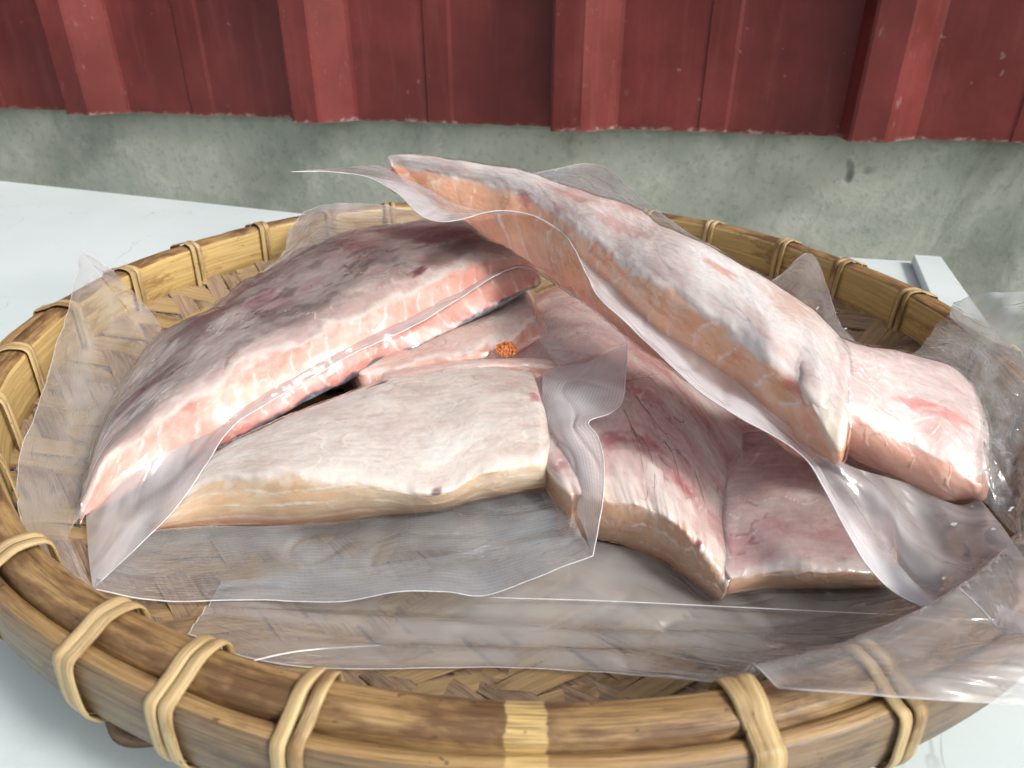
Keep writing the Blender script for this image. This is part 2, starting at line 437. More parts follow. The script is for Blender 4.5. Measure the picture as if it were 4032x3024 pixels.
inner = [(.2288, .030), (.2282, .040), (.2283, .0552), (.2288, .0572), (.2302, .0583), (.2350, .0588), (.2384, .0584), (.2395, .0572), (.2398, .042), (.2396, .030)]
hoop('inner_hoop', inner, [BAM_IN, BAM_TOP], lambda j: 0 if j < 3 else 1, 1.0)
outer = [(.2402, .0360), (.2402, .0530), (.2408, .0552), (.2424, .0560), (.2448, .0556), (.2462, .0540), (.2468, .0500), (.2469, .044), (.2465, .0375), (.2445, .0357)]
hoop('outer_hoop', outer, [BAM_OUT, BAM_TOP], lambda j: 1 if 1 <= j <= 3 else 0, 4.0)

def bowl(r):
    k = min(1.0, max(0.0, (r - .150) / .078))
    return .0042 + .030 * k ** 1.7

SP = .0128
NS = 18
def strip(direction, i, mat):
    ang = math.radians(38 if direction == 0 else -50)
    c, s = math.cos(ang), math.sin(ang)
    d = i * SP + random.uniform(-.0006, .0006)
    RR = .2310
    if abs(d) > RR - .004: return
    L = math.sqrt(RR * RR - d * d)
    V, A = [], []
    jmin = math.ceil(-L / SP * 2); jmax = math.floor(L / SP * 2)
    ts = [-L] + [j * SP / 2 for j in range(jmin, jmax + 1)] + [L]
    hw = SP * random.uniform(.42, .465); th = .00055
    rr0 = random.uniform(0, 9)
    for t in ts:
        x = c * t - s * d; y = s * t + c * d
        r = math.hypot(x, y)
        fj = t / SP
        j = math.floor(fj + .5)
        ph = (i - j) % 4 if direction == 0 else (j - i) % 4
        over = ph < 2 if direction == 0 else not (ph < 2)
        frac = abs(fj - round(fj))
        amp = .00105 * (1 if over else -1)
        if frac > .4:
            j2 = math.floor(fj + .01); 
            def ov(jj):
                p_ = (i - jj) % 4 if direction == 0 else (jj - i) % 4
                return p_ < 2 if direction == 0 else not (p_ < 2)
            a_, b_ = ov(j2), ov(j2 + 1)
            amp = .00110 * ((1 if a_ else -1) + (1 if b_ else -1)) / 2
        z = bowl(r) + amp + .0008
        nx, ny = -s, c
        for (o_, zz) in ((-hw, -th), (-hw, th * .55), (-hw * .45, th), (hw * .45, th), (hw, th * .55), (hw, -th)):
            xx, yy = x + nx * o_, y + ny * o_
            zq = z + zz + (bowl(math.hypot(xx, yy)) - bowl(r))
            V.append((xx, yy, zq)); A.append((t, o_, rr0))
    f = grid_faces(len(ts), 6, True)
    mesh_obj('woven_strip', V, f, mat, basket, smooth=False, attrs={'bam': A})
for i in range(-NS, NS + 1):
    strip(0, i, BAM_WARP); strip(1, i, BAM_WEFT)

def lashing(deg, skew=1.0, single=False):
    a0 = math.radians(deg)
    ctr = np.array([.2380, .0430]); 
    loop = [(.2272, .028), (.2268, .040), (.2270, .0540), (.2278, .0580), (.2303, .0594), (.2350, .0598), (.2395, .0580), (.2440, .0566), (.2468, .0550), (.2477, .045), (.2473, .0385), (.2448, .0342), (.238, .0308), (.2305, .0285)]
    loop = np.array(loop + loop[:1])
    P = np.stack([cr(loop, np.linspace(0, len(loop) - 1, 46))[:, k] for k in range(2)], 1)
    n = len(P)
    T = np.gradient(P, axis=0); T /= np.linalg.norm(T, axis=1, keepdims=True)
    N = np.stack([-T[:, 1], T[:, 0]], 1)
    sgn = np.sign(((P - ctr) * N).sum(1).mean()); N *= sgn
    lens = np.concatenate([[0], np.cumsum(np.linalg.norm(np.diff(P, axis=0), axis=1))])
    for k, off in enumerate((-.0021, .0021) if not single else (0.0,)):
        w = random.uniform(.0018, .0022) * (1.4 if single else 1); th = .0007
        sk = skew * random.uniform(.0002, .0014); ph = random.uniform(-.3, .3); seed = random.uniform(0, 50)
        conv = random.uniform(.85, 1.15)
        V, A = [], []
        for i in range(n):
            tt = i / (n - 1)
            o_ = off * (1 - (1 - conv) * math.sin(math.pi * tt) ** 2) + sk * math.cos(2 * math.pi * tt + ph) + mnoise.noise(Vector((tt * 4, seed, 0))) * .0006
            lift = .0002 + k * .00015
            for (cx_, cy_) in ((-1, 0), (-.72, .72), (0, 1), (.72, .72), (1, 0), (0, -.2)):
                r = P[i, 0] + N[i, 0] * (lift + cy_ * th); z = P[i, 1] + N[i, 1] * (lift + cy_ * th)
                a = a0 + (o_ + cx_ * w) / .235
                V.append((r * math.cos(a), r * math.sin(a), z)); A.append((lens[i], cx_ * w, seed))
        mesh_obj('lashing_strand', V, grid_faces(n, 6, True), BAM_LASH, basket, attrs={'bam': A})
for d in (-166, -178.6, 167.9, 155.3, 141.4, 128.1, 116.3, 103, 90, 77.5, 65, 52.2, 37.8, 26, 12.4, -4.4, -19, -33, -47, -67.5, -101.7, -109.5, -116.9, -128.1, -143, -154.5):
    lashing(d)
lashing(-77.3, -1.6, True); lashing(-76.2, 1.8, True)
# loose sliver of bamboo sticking out under the rim
P0, P1 = np.array((-0.1094, -0.2161, 0.0300)), np.array((-0.0863, -0.2228, 0.0300))
tmp = resample([P0, P0 * .6 + P1 * .4 + np.array([-.001, -.002, -.001]), P1], 12)
V, A = [], []
dr = np.array([-.35, -.93, 0])
for i, p in enumerate(tmp):
    w = .0035 * math.sin(math.pi * min(1, .12 + i / 13)) 
    for (s_, z_) in ((-1, 0), (0, .0007), (1, 0), (0, -.0007)):
        V.append(p + dr * s_ * w + np.array([0, 0, z_])); A.append((i * .003, s_ * w, 3.3))
mesh_obj('bamboo_sliver', V, grid_faces(12, 4, True), BAM_OUT, basket, attrs={'bam': A})

# ------------------------------------------------------------------ packs of fish
_perm = np.random.RandomState(5).permutation(512)
def pn(x, y, seed=0):
    """2-D gradient noise on arrays, about -1..1"""
    xi = np.floor(x).astype(np.int64); yi = np.floor(y).astype(np.int64)
    xf = x - xi; yf = y - yi
    u = xf ** 3 * (xf * (xf * 6 - 15) + 10); v = yf ** 3 * (yf * (yf * 6 - 15) + 10)
    def g(ix, iy, dx, dy):
        h = _perm[(_perm[(ix + seed * 37) & 511] + iy + seed * 11) & 511] * (2 * math.pi / 512)
        return np.cos(h) * dx + np.sin(h) * dy
    a = g(xi, yi, xf, yf) * (1 - u) + g(xi + 1, yi, xf - 1, yf) * u
    b = g(xi, yi + 1, xf, yf - 1) * (1 - u) + g(xi + 1, yi + 1, xf - 1, yf - 1) * u
    return (a * (1 - v) + b * v) * 1.5
def fbm(x, y, o=4, seed=0, gain=.55):
    r = 0; a = 1.0; tot = 0
    for k in range(o):
        r = r + a * pn(x * 2 ** k + k * 5.3, y * 2 ** k - k * 3.1, seed + k); tot += a; a *= gain
    return r / tot * 1.35
def sst(x, a, b):
    t = np.clip((x - a) / (b - a), 0, 1); return t * t * (3 - 2 * t)
def mixc(c, d, f):
    return c * (1 - f[..., None]) + np.asarray(d, float) * f[..., None]

def paint(U_, W_, PV, S, seed, marks):
    """colour of the skin, membrane, muscle and septa of one piece, and the small relief that goes with it"""
    sd = int(seed)
    wu = fbm(U_ * 45, W_ * 45, 3, sd + 1) * .004; ww = fbm(U_ * 45 + 9, W_ * 45, 3, sd + 2) * .004
    u, w = U_ + wu, W_ + ww
    relief = np.zeros_like(U_)
    # --- membrane / skin
    big = fbm(u * 17, w * 30, 5, sd + 3); mid = fbm(u * 55, w * 130, 4, sd + 4); fine = fbm(U_ * 110 + 6 * ww / .004, W_ * 560, 3, sd + 5)
    k = big * .8 + mid * .35 + S.get('bias', 0)
    sk = mixc(np.broadcast_to(np.array(S['mid']), U_.shape + (3,)), S['hi'], sst(-k, .05, .55))
    sk = mixc(sk, S['lo'], sst(k, .02, .50))
    sk = sk * (1 + .14 * fine[..., None] + .06 * mid[..., None])
    bl = fbm(u * 22 + 4, w * 40, 4, sd + 6)
    sk = mixc(sk, S.get('blush_c', (.66, .30, .27)), sst(bl, .12, .62) * S.get('blush', .2))
    sheen = fbm(u * 30 + 2, w * 55, 4, sd + 7)
    sk = mixc(sk, (.88, .86, .83), sst(sheen, .18, .65) * S.get('sheen', .5))
    st = np.abs(pn(u * 26 + w * 14, w * 95 - u * 10, sd + 8) + .35 * pn(u * 90, w * 210, sd + 9))
    sm_ = sst(fbm(U_ * 30, W_ * 40, 3, sd + 10), .12, .40)
    line = sst(-st, -.055, -.012) * sm_
    sk = mixc(sk, S.get('line_c', (.16, .075, .08)), line * S.get('lines', .4)); relief -= line * .00012 * (PV < 1)
    st2 = np.abs(pn(u * 60 + 7, w * 120, sd + 12)); br = sst(-st2, -.05, -.01) * sst(fbm(U_ * 40 + 3, W_ * 40, 3, sd + 13), .20, .45)
    sk = mixc(sk, (.90, .86, .80), br * .7); relief += br * .00015 * (PV < 1)
    dk = sst(fbm(u * 32, w * 62, 5, sd + 14), .22, .55) * S.get('dark', .1)
    sk = mixc(sk, S.get('dark_c', (.12, .09, .095)), dk)
    gr = sst(PV, .74, 1.0) * (PV < 1.5) * S.get('rim_pink', .35)
    sk = mixc(sk, S.get('rim_c', (.80, .55, .50)), gr)
    # --- muscle
    v = np.clip(PV - 1, 0, 1)
    fm = fbm(u * 30, w * 45, 4, sd + 20)
    fl = mixc(np.broadcast_to(np.array(S['flesh']), U_.shape + (3,)), S['flesh2'], sst(fm, -.35, .45))
    fl = mixc(fl, S.get('flesh_lo', S['flesh']), sst(v + .25 * fm, .45, .95) * .8)
    sp = S.get('seg', .0105)
    if S.get('flake'):                       # flakes running along the length
        ph = v * S['flake'] + .55 * fbm(U_ * 26, W_ * 26, 3, sd + 21) + U_ * 9
    else:                                    # blocks of muscle across the cut
        ph = (U_ + S.get('arc', .006) * np.sin(v * math.pi) + fbm(U_ * 60, v * 2.2, 3, sd + 21) * .0032) / sp + .9 * fbm(U_ * 22, U_ * 0 + 3.3, 3, sd + 33)
    cell = np.floor(ph); d = np.abs(ph - np.round(ph))
    tone = ((np.sin(cell * 12.9898 + seed) * 43758.5453) % 1.0)
    fl = fl * (1 + (tone[..., None] - .5) * .14)
    th = S.get('septa_w', .075) * (.35 + 1.3 * np.clip(.5 + fbm(U_ * 110, W_ * 110, 3, sd + 22), 0, 1.4))
    sep = sst(th - d, 0, .05) * sst(fbm(U_ * 55 + 8, W_ * 70, 3, sd + 23), -.38, .10)
    halo = sst(th * 3.2 - d, 0, .16) * .22
    jag = np.abs(pn(u * 150, w * 190, sd + 24)); jl = sst(-jag, -.07, -.01) * sst(fbm(U_ * 60, W_ * 60 + 5, 3, sd + 25), .08, .36)
    fuzz = sst(fbm(u * 160, w * 160, 4, sd + 26) + .9 * (sst(.32 - v, 0, .32) - .5), .15, .6) * .55
    white = np.clip(np.maximum(np.maximum(sep, halo), np.maximum(jl * .45, fuzz * S.get('fuzz', 1))) * S.get('septa', 1), 0, 1)
    fl = fl * (1 + .07 * fbm(u * 60, w * 260, 3, sd + 27)[..., None])
    fl = mixc(fl, S.get('septa_c', (.90, .82, .77)), white * .74); 
    isf = (PV > 1) & (PV < 2.6)
    relief += (sep * .00028 + jl * .00018) * isf - sst(.22 - d, 0, .2) * .00012 * isf
    if S.get('hem'):
        hm = sst(v + .10 * fbm(u * 70, w * 70, 3, sd + 28), .84, .90) * (PV < 3)
        hc = np.array((.17, .19, .23)) * (1 + .5 * fbm(u * 240, w * 240, 2, sd + 29)[..., None])
        fl = fl * (1 - hm[..., None] * S['hem']) + hc * hm[..., None] * S['hem']
    # --- border where the membrane is cut
    bj = .10 * fbm(U_ * 55, W_ * 55, 4, sd + 30)
    f1 = sst(PV + bj, S.get('cut0', 1.0) - .015, S.get('cut0', 1.0) + .02) * (1 - sst(PV, 2.9, 3.1))
    col = sk * (1 - f1[..., None]) + fl * f1[..., None]
    ed = np.exp(-((PV + bj - S.get('cut0', 1.0) + .03) / .05) ** 2)
    col = mixc(col, (.90, .84, .78), ed * .7); relief += ed * .0002
    for (u0, w0, ru, rw, c, op) in marks:
        q = np.sqrt(((U_ - u0) / ru) ** 2 + ((W_ - w0 + (U_ - u0) * .15) / rw) ** 2) + .55 * fbm(u * 130, w * 260, 4, sd + 31)
        col = mixc(col, c, sst(-q, -1.0, -.25) * op)
    col = np.clip(col, .01, .95)
    return np.clip(col ** 1.32, .008, .9), relief

def quad_mesh(name, G, closed, mat, parent, cols=None, vecs=None, flip=False, caps=False):
    n, m = G.shape[:2]
    mm = m if closed else m - 1
    ii, jj = np.meshgrid(np.arange(n - 1), np.arange(mm), indexing='ij')
    kk = (jj + 1) % m
    F = np.stack([ii * m + jj, ii * m + kk, (ii + 1) * m + kk, (ii + 1) * m + jj], -1).reshape(-1, 4)
    if flip: F = F[:, ::-1]
    F = np.ascontiguousarray(F, np.int32)
    me = bpy.data.meshes.new(name)
    me.vertices.add(n * m); me.vertices.foreach_set('co', np.asarray(G, np.float32).ravel())
    nf = len(F)
    me.loops.add(nf * 4); me.loops.foreach_set('vertex_index', F.ravel())
    me.polygons.add(nf); me.polygons.foreach_set('loop_start', np.arange(0, nf * 4, 4, dtype=np.int32))
    me.polygons.foreach_set('use_smooth', np.ones(nf, bool))
    if cols is not None:
        a = me.attributes.new('col', 'FLOAT_COLOR', 'POINT')
        a.data.foreach_set('color', np.concatenate([cols, np.ones(cols.shape[:2] + (1,))], 2).astype(np.float32).ravel())
    for an, arr in (vecs or {}).items():
        a = me.attributes.new(an, 'FLOAT_VECTOR', 'POINT'); a.data.foreach_set('vector', np.asarray(arr, np.float32).ravel())
    me.materials.append(mat); me.update(calc_edges=True); me.validate()
    o = bpy.data.objects.new(name, me); COL.objects.link(o)
    o.parent = parent; base = Vector((0, 0, 0)); top = parent
    while top is not None:
        base += top.location; top = top.parent
    o.location = -base
    return o

def build_fillet(name, parent, back, front, bot, S, thick_back=.016, crown=.006, bulge=.004, cap0=.012, cap1=.012, lump=.0012, seed=1.0, ns=240, marks=()):
    """closed fillet: a top face from back to front, a cut face from front down to bot, underside and back side"""
    nt, nc, nb, nk = 110, 46, 10, 12
    B, Fr, Bo = [resample(np.array(q), ns) for q in (back, front, bot)]
    out = Fr - B; out[:, 2] = 0; out /= np.linalg.norm(out, axis=1, keepdims=True) + 1e-9
    BB = B - UP * thick_back + out * .002
    secs, pv = [], []
    for k in range(nt):
        t = k / nt
        secs.append(B * (1 - t) + Fr * t + UP * crown * (1 - abs(2 * t - 1) ** 2.6)); pv.append(t)
    for k in range(nc):
        t = k / nc
        secs.append(Fr * (1 - t) + Bo * t + out * bulge * math.sin(math.pi * t)); pv.append(1 + t)
    for k in range(nb):
        t = k / nb
        secs.append(Bo * (1 - t) + BB * t); pv.append(2 + t)
    for k in range(nk):
        t = k / nk
        secs.append(BB * (1 - t) + B * t - out * .003 * math.sin(math.pi * t)); pv.append(3 + t)
    G = np.stack(secs, 1); pv = np.array(pv); m = len(pv)
    for _ in range(4):
        G = .5 * G + .25 * (np.roll(G, 1, 1) + np.roll(G, -1, 1))
    def cap(sec, nxt, length):
        cen = sec.mean(0); d = sec.mean(0) - nxt.mean(0); d /= np.linalg.norm(d)
        rows = []
        for k in range(1, 19):
            a = k / 18 * math.pi / 2
            rows.append(cen + (sec - cen) * max(.01, math.cos(a) ** .42) + d * length * math.sin(a))
        return rows
    G = np.concatenate([np.array(cap(G[0], G[6], cap0)[::-1]), G, np.array(cap(G[-1], G[-7], cap1))], 0)
    N = grid_normals(G, True)
    flip = ((G - G.mean(1, keepdims=True)) * N).sum() < 0
    if flip: N = -N
    n = len(G)
    dl = np.concatenate([[0], np.cumsum(np.linalg.norm(np.diff(G.mean(1), axis=0), axis=1))])
    rl = np.concatenate([[0], np.cumsum(np.linalg.norm(np.diff(G[n // 2], axis=0), axis=1))])
    U_ = np.broadcast_to(dl[:, None], (n, m)) + seed * .37; W_ = np.broadcast_to(rl[None], (n, m)) + 0.0; PV = np.broadcast_to(pv[None], (n, m))
    mk = []
    for (pt, ru, rw, c, op) in marks:
        d = np.linalg.norm(G - np.array(pt), axis=2); a, b = np.unravel_index(d.argmin(), d.shape)
        mk.append((U_[a, b], W_[a, b], ru, rw, c, op))
    col, rel = paint(U_, W_, PV, S, seed, mk)
    q = seed * 1.7
    h = lump * (1.2 * pn(G[..., 0] * 24 + q, G[..., 1] * 24 + G[..., 2] * 17, 3) + .4 * pn(G[..., 0] * 60 + q, G[..., 1] * 60 + G[..., 2] * 40, 4)) + .00018 * fbm(U_ * 120, W_ * 150, 2, 6)
    h = h + (.0011 * fbm(U_ * 75, W_ * 12, 3, 8) - .0002) * np.exp(-((PV - 1) / .05) ** 2) + .0009 * fbm(U_ * 60, W_ * 12, 3, 9) * np.exp(-((PV - 1.97) / .06) ** 2)
    G0 = G + N * h[..., None]
    G = G0 + N * rel[..., None]
    fib = np.stack([U_, W_, np.full((n, m), seed)], 2)
    o = quad_mesh(name, G, True, FISH, parent, col, {'fib': fib}, flip)
    # tight film drawn over it
    Ss = G0.copy()
    for _ in range(10):
        Ss[1:-1] = .5 * Ss[1:-1] + .25 * (Ss[2:] + Ss[:-2])
        Ss = .5 * Ss + .25 * (np.roll(Ss, 1, 1) + np.roll(Ss, -1, 1))
    dd = ((Ss - G0) * N).sum(2, keepdims=True)
    wu = fbm(U_ * 50, W_ * 50, 2, 71) * .010; ww = fbm(U_ * 50, W_ * 50 + 7, 2, 73) * .010
    r1 = np.clip(1 - np.abs(pn((U_ + wu) * 70, (W_ + ww) * 130, 75)) * 7, 0, 1) ** 2 * sst(fbm(U_ * 28, W_ * 36, 2, 77), -.15, .25)
    r2 = np.clip(1 - np.abs(pn((U_ + wu) * 150 + (W_ + ww) * 80, (W_ + ww) * 210, 78)) * 5, 0, 1) ** 2 * sst(fbm(U_ * 40, W_ * 40, 2, 79), .10, .4)
    cr_ = .00042 * r1 + .00026 * r2 + .00016 * fbm(U_ * 90, W_ * 120, 2, 80)
    Ss = Ss + N * (np.maximum(.0008, .0008 - dd) + cr_[..., None])
    js = [j for j in range(m) if pv[j] > 3.0] + [j for j in range(m) if pv[j] < 2.05]
    quad_mesh('tight_film', Ss[:, js], False, FILM_TIGHT, parent, None, None, flip)
    return o, G[::2][:, :nt + 10:4], N[::2][:, :nt + 10:4]

def sheet(name, parent, rows, mat, nu=110, nv=14, wr=.0008, seed=1.0, edge=None, edge_r=.00026, edges=(), sag=0.0, wsc=40, fold=0.0, fold0=None, crease=.0010):
    """loose film through the given rows of points (first row at the fish, last row the free edge)"""
    R = [resample(np.array(r), nu) for r in rows]
    R = np.array(R)                                 # rows x nu x 3
    G = np.zeros((nu, nv, 3))
    for i in range(nu):
        G[i] = cr(R[:, i], np.linspace(0, len(rows) - 1, nv))
    N = grid_normals(G)
    for i in range(nu):
        for j in range(nv):
            p = G[i, j]; t = j / (nv - 1)
            k = wr * (nz(p, wsc, seed) + .6 * nz(p, wsc * 2.6, seed + 2)) * min(1, t * 4 + .15)
            if fold: k += fold * mnoise.noise(Vector((i / nu * (2.6 if fold0 is None else 26), t * (7.0 if fold0 is None else 3.2), seed))) * (min(1, t * 4) if fold0 is None else min(1, t * 4) * (1 - t) * 1.6 * min(1, max(0, (i / nu - fold0) / .08)))
            q = p + N[i, j] * k - UP * sag * math.sin(math.pi * t)
            rr = math.hypot(q[0], q[1])
            if rr < .2265: q[2] = max(q[2], bowl(rr) + .0022)
            if q[0] > .045 and rr < .2510: q[2] = max(q[2], bowl(min(rr, .226)) + (.0615 - bowl(.226)) * min(1, max(0, (rr - .2135) / .0135)) ** 1.2)
            G[i, j] = q
    LL = np.arange(nu)[:, None] * (np.linalg.norm(np.diff(R[len(R) // 2], axis=0), axis=1).sum() / nu) + np.zeros((1, nv)); WW = np.linspace(0, np.linalg.norm(R[-1, nu // 2] - R[0, nu // 2]), nv)[None] + np.zeros((nu, 1))
    c1 = np.clip(1 - np.abs(pn(LL * 28 + WW * 22 + seed, WW * 44 - LL * 9, int(seed))) * 6, 0, 1) ** 2 * sst(fbm(LL * 14, WW * 18, 2, int(seed) + 3), -.1, .35)
    tt_ = np.linspace(0, 1, nv)[None]
    G = G + N * (crease * c1 * np.minimum(1, np.minimum(tt_, 1 - tt_) * 6))[..., None]
    L = np.concatenate([[0], np.cumsum(np.linalg.norm(np.diff(G[:, nv // 2], axis=0), axis=1))])
    flm = np.zeros((nu, nv, 3)); flm[:, :, 0] = L[:, None] + seed
    W = np.concatenate([np.zeros((nu, 1)), np.cumsum(np.linalg.norm(np.diff(G, axis=1), axis=2), axis=1)], 1)
    flm[:, :, 1] = W - W[:, -1:]; flm[:, :, 2] = np.linspace(0, 1, nv)[None]
    o = mesh_obj(name, G.reshape(-1, 3), grid_faces(nu, nv), mat, parent, attrs={'flm': flm.reshape(-1, 3)})
    if edge: tube('film_edge', G[:, -1], edge_r, edge, o)
    if 'start' in edges: tube('film_edge', G[0, :], edge_r, edge, o)
    if 'end' in edges: tube('film_edge', G[-1, :], edge_r, edge, o)
    return o, G

FILM_TIGHT = mat_tight()
FILM_SEAL = mat_film('ribbed_seal_film', .60, .8, .25, .09, tint=(.82, .795, .81))
FILM_SEAL_D = mat_film('ribbed_seal_film_wide', .80, .9, .35, .09, tint=(.82, .80, .82), margin=.017, ior=1.75)
FILM_FROST = mat_film('frosted_bag_film', .62, 0, .8, .14, tint=(.74, .79, .78), damp=.4)
FILM_A = mat_film('loose_film_clear', .29, .15, .5, .07)
FILM_B = mat_film('loose_film_milky', .44, .45, .6, .06, tint=(.54, .585, .62), ior=1.85)
FILM_C = mat_film('loose_film_hazy', .46, .0, .6, .07, tint=(.70, .675, .66), stretch=(14, 110, 1), ior=1.8)
FILM_R = mat_film('loose_film_glossy', .28, .0, 1.0, .07, ior=2.0, damp=.5, tint=(.70, .735, .76))
EDGE = mat_plain('film_cut_edge', (.93, .93, .94), .3, alpha=.85)
EDGE_SOFT = mat_plain('film_cut_edge_soft', (.9, .9, .92), .3, alpha=.4)

FISH = mat_fish()
FISH_A = dict(lo=(.27, .235, .222), mid=(.50, .45, .425), hi=(.70, .645, .605), flesh=(.78, .43, .36), flesh2=(.84, .56, .48), flesh_lo=(.74, .33, .28),
              bias=.16, blush=.26, blush_c=(.42, .20, .22), sheen=.15, lines=.9, line_c=(.085, .06, .062), dark=.42, rim_pink=.75, rim_c=(.80, .60, .56), hem=.95, seg=.0115, arc=.007, septa=.9, fuzz=.6)
FISH_B = dict(lo=(.67, .57, .52), mid=(.78, .71, .655), hi=(.86, .83, .78), flesh=(.80, .60, .42), flesh2=(.87, .75, .59), flesh_lo=(.76, .42, .31),
              bias=-.05, blush=.18, blush_c=(.70, .50, .46), sheen=.55, lines=.22, dark=.06, rim_pink=.15, rim_c=(.82, .74, .66), flake=4.2, septa=1.25, septa_w=.085, fuzz=.9, septa_c=(.90, .86, .78))
FISH_B2 = dict(lo=(.66, .47, .42), mid=(.76, .60, .54), hi=(.84, .76, .70), flesh=(.72, .36, .28), flesh2=(.78, .50, .42), blush=.4, sheen=.4, lines=.2, dark=.03, flake=1.6, septa=.9, fuzz=.6)
FISH_C = dict(lo=(.60, .40, .39), mid=(.72, .57, .54), hi=(.82, .75, .71), flesh=(.83, .55, .38), flesh2=(.87, .66, .50), flesh_lo=(.82, .50, .34),
              blush=.42, blush_c=(.62, .30, .30), sheen=.35, lines=.45, line_c=(.30, .04, .05), dark=.04, rim_pink=.2, flake=2.4, septa=1.1, septa_w=.075, fuzz=.9)
FISH_D = dict(lo=(.74, .60, .56), mid=(.82, .735, .695), hi=(.89, .855, .83), flesh=(.91, .51, .33), flesh2=(.92, .62, .45), flesh_lo=(.90, .46, .33),
              bias=-.08, blush=.55, blush_c=(.74, .42, .38), sheen=.5, lines=.30, line_c=(.42, .26, .25), dark=.02, rim_pink=.1, seg=.017, arc=.012, septa=1.0, septa_w=.055, fuzz=.7)
FISH_D2 = dict(lo=(.68, .52, .50), mid=(.78, .67, .64), hi=(.86, .81, .78), flesh=(.86, .52, .41), flesh2=(.87, .58, .48), blush=.4, blush_c=(.76, .44, .40), sheen=.5, lines=.25, line_c=(.5, .3, .28), dark=.02, rim_pink=.2, septa=.35, fuzz=.4, seg=.02)
VEIN = mat_plain('dark_red_vessel', (.16, .016, .018), .35)
ROE = mat_plain('orange_roe', (.90, .27, .055), .3, Subsurface_Weight=.3, Subsurface_Scale=.002)

# ---- pack C: two fillets at the bottom, veined
pc = empty('vacuum_pack', (.08, -.08, .008))
tag(pc, 'sealed clear pack of two pink veined fish fillets lying lowest in the basket', 'vacuum pack', 'vacuum packs of fish in the basket')
oc1, GC1, NC1 = build_fillet('fish_fillet', pc,
    [(-0.0150, -0.0042, 0.0360), (-0.0008, 0.0627, 0.0380), (0.0322, 0.1002, 0.0400), (0.0748, 0.0444, 0.0420), (0.0982, -0.0692, 0.0420)],
    [(0.0210, -0.1255, 0.0400), (0.0326, -0.1299, 0.0410), (0.0472, -0.1342, 0.0415), (0.0609, -0.1449, 0.0380), (0.0724, -0.1552, 0.0260)],
    [(0.0200, -0.1236, 0.0160), (0.0325, -0.1266, 0.0160), (0.0529, -0.1324, 0.0150), (0.0618, -0.1390, 0.0140), (0.0729, -0.1507, 0.0140)],
    FISH_C, .018, .005, .003, .006, .004, .0014, 11.0, marks=[((0.0523, -0.0985, 0.0450), .022, .011, (.52, .15, .18), .55), ((0.0630, -0.1201, 0.0450), .020, .006, (.50, .12, .15), .6), ((0.0380, -0.0923, 0.0450), .012, .008, (.45, .10, .14), .6), ((0.0663, -0.1494, 0.0420), .006, .003, (.38, .04, .05), .8)])
oc2, GC2, NC2 = build_fillet('fish_fillet', pc,
    [(0.0975, -0.0701, 0.0425), (0.1191, -0.0680, 0.0420), (0.1363, -0.0768, 0.0420), (0.1490, -0.0888, 0.0420)],
    [(0.0747, -0.1561, 0.0290), (0.0922, -0.1560, 0.0330), (0.1074, -0.1569, 0.0340), (0.1211, -0.1566, 0.0330)],
    [(0.0743, -0.1512, 0.0150), (0.0970, -0.1472, 0.0160), (0.1150, -0.1475, 0.0175), (0.1282, -0.1526, 0.0225)],
    FISH_C, .018, .004, .003, .005, .006, .0012, 14.0)
sheet('loose_film', pc,
    [[(-0.1048, -0.1519, 0.0165), (-0.0543, -0.1400, 0.0140), (0.0197, -0.1252, 0.0190), (0.0321, -0.1279, 0.0190), (0.0524, -0.1332, 0.0180), (0.0614, -0.1392, 0.0170), (0.0717, -0.1501, 0.0170), (0.0959, -0.1485, 0.0190), (0.1141, -0.1483, 0.0200), (0.1371, -0.1526, 0.0255), (0.1500, -0.1641, 0.0355), (0.1605, -0.1769, 0.0500)],
     [(-0.1028, -0.1657, 0.0205), (-0.0507, -0.1589, 0.0130), (0.0141, -0.1592, 0.0145), (0.0697, -0.1601, 0.0150), (0.1035, -0.1722, 0.0260), (0.1187, -0.1966, 0.0520), (0.1321, -0.2102, 0.0680)],
     [(-0.1014, -0.1770, 0.0250), (-0.0480, -0.1731, 0.0145), (0.0135, -0.1742, 0.0145), (0.0642, -0.1796, 0.0200), (0.0798, -0.2047, 0.0460), (0.1012, -0.2216, 0.0660), (0.1263, -0.2224, 0.0680)],
     [(-0.0999, -0.1876, 0.0295), (-0.0705, -0.1934, 0.0260), (-0.0019, -0.1860, 0.0170), (0.0381, -0.1950, 0.0260), (0.0562, -0.2182, 0.0520), (0.0651, -0.2294, 0.0645), (0.0907, -0.2317, 0.0655), (0.1235, -0.2281, 0.0600)]],
    FILM_C, 240, 60, .0005, 3.0, EDGE_SOFT, .0002, ('start',), 0, 26, .003)
tube('fold_line', resample([(-0.0094, -0.1581, 0.0185), (0.0302, -0.1576, 0.0180), (0.0679, -0.1590, 0.0185), (0.1052, -0.1675, 0.0260), (0.1317, -0.1821, 0.0400)], 40), .00022, EDGE, pc)
tube('fold_line', resample([(-0.0772, -0.1953, 0.0280), (-0.0705, -0.1891, 0.0240), (-0.0625, -0.1842, 0.0205), (-0.0435, -0.1779, 0.0160)], 24), .0003, EDGE, pc)
sheet('bag_corner', pc,
    [[(0.1221, 0.0316, 0.0600), (0.1376, 0.0003, 0.0600), (0.1626, -0.0261, 0.0600)],
     [(0.1507, 0.0583, 0.0620), (0.1823, 0.0938, 0.0660), (0.1635, -0.0038, 0.0600)]], FILM_A, 30, 12, .0006, 5.0, EDGE_SOFT, .00015)

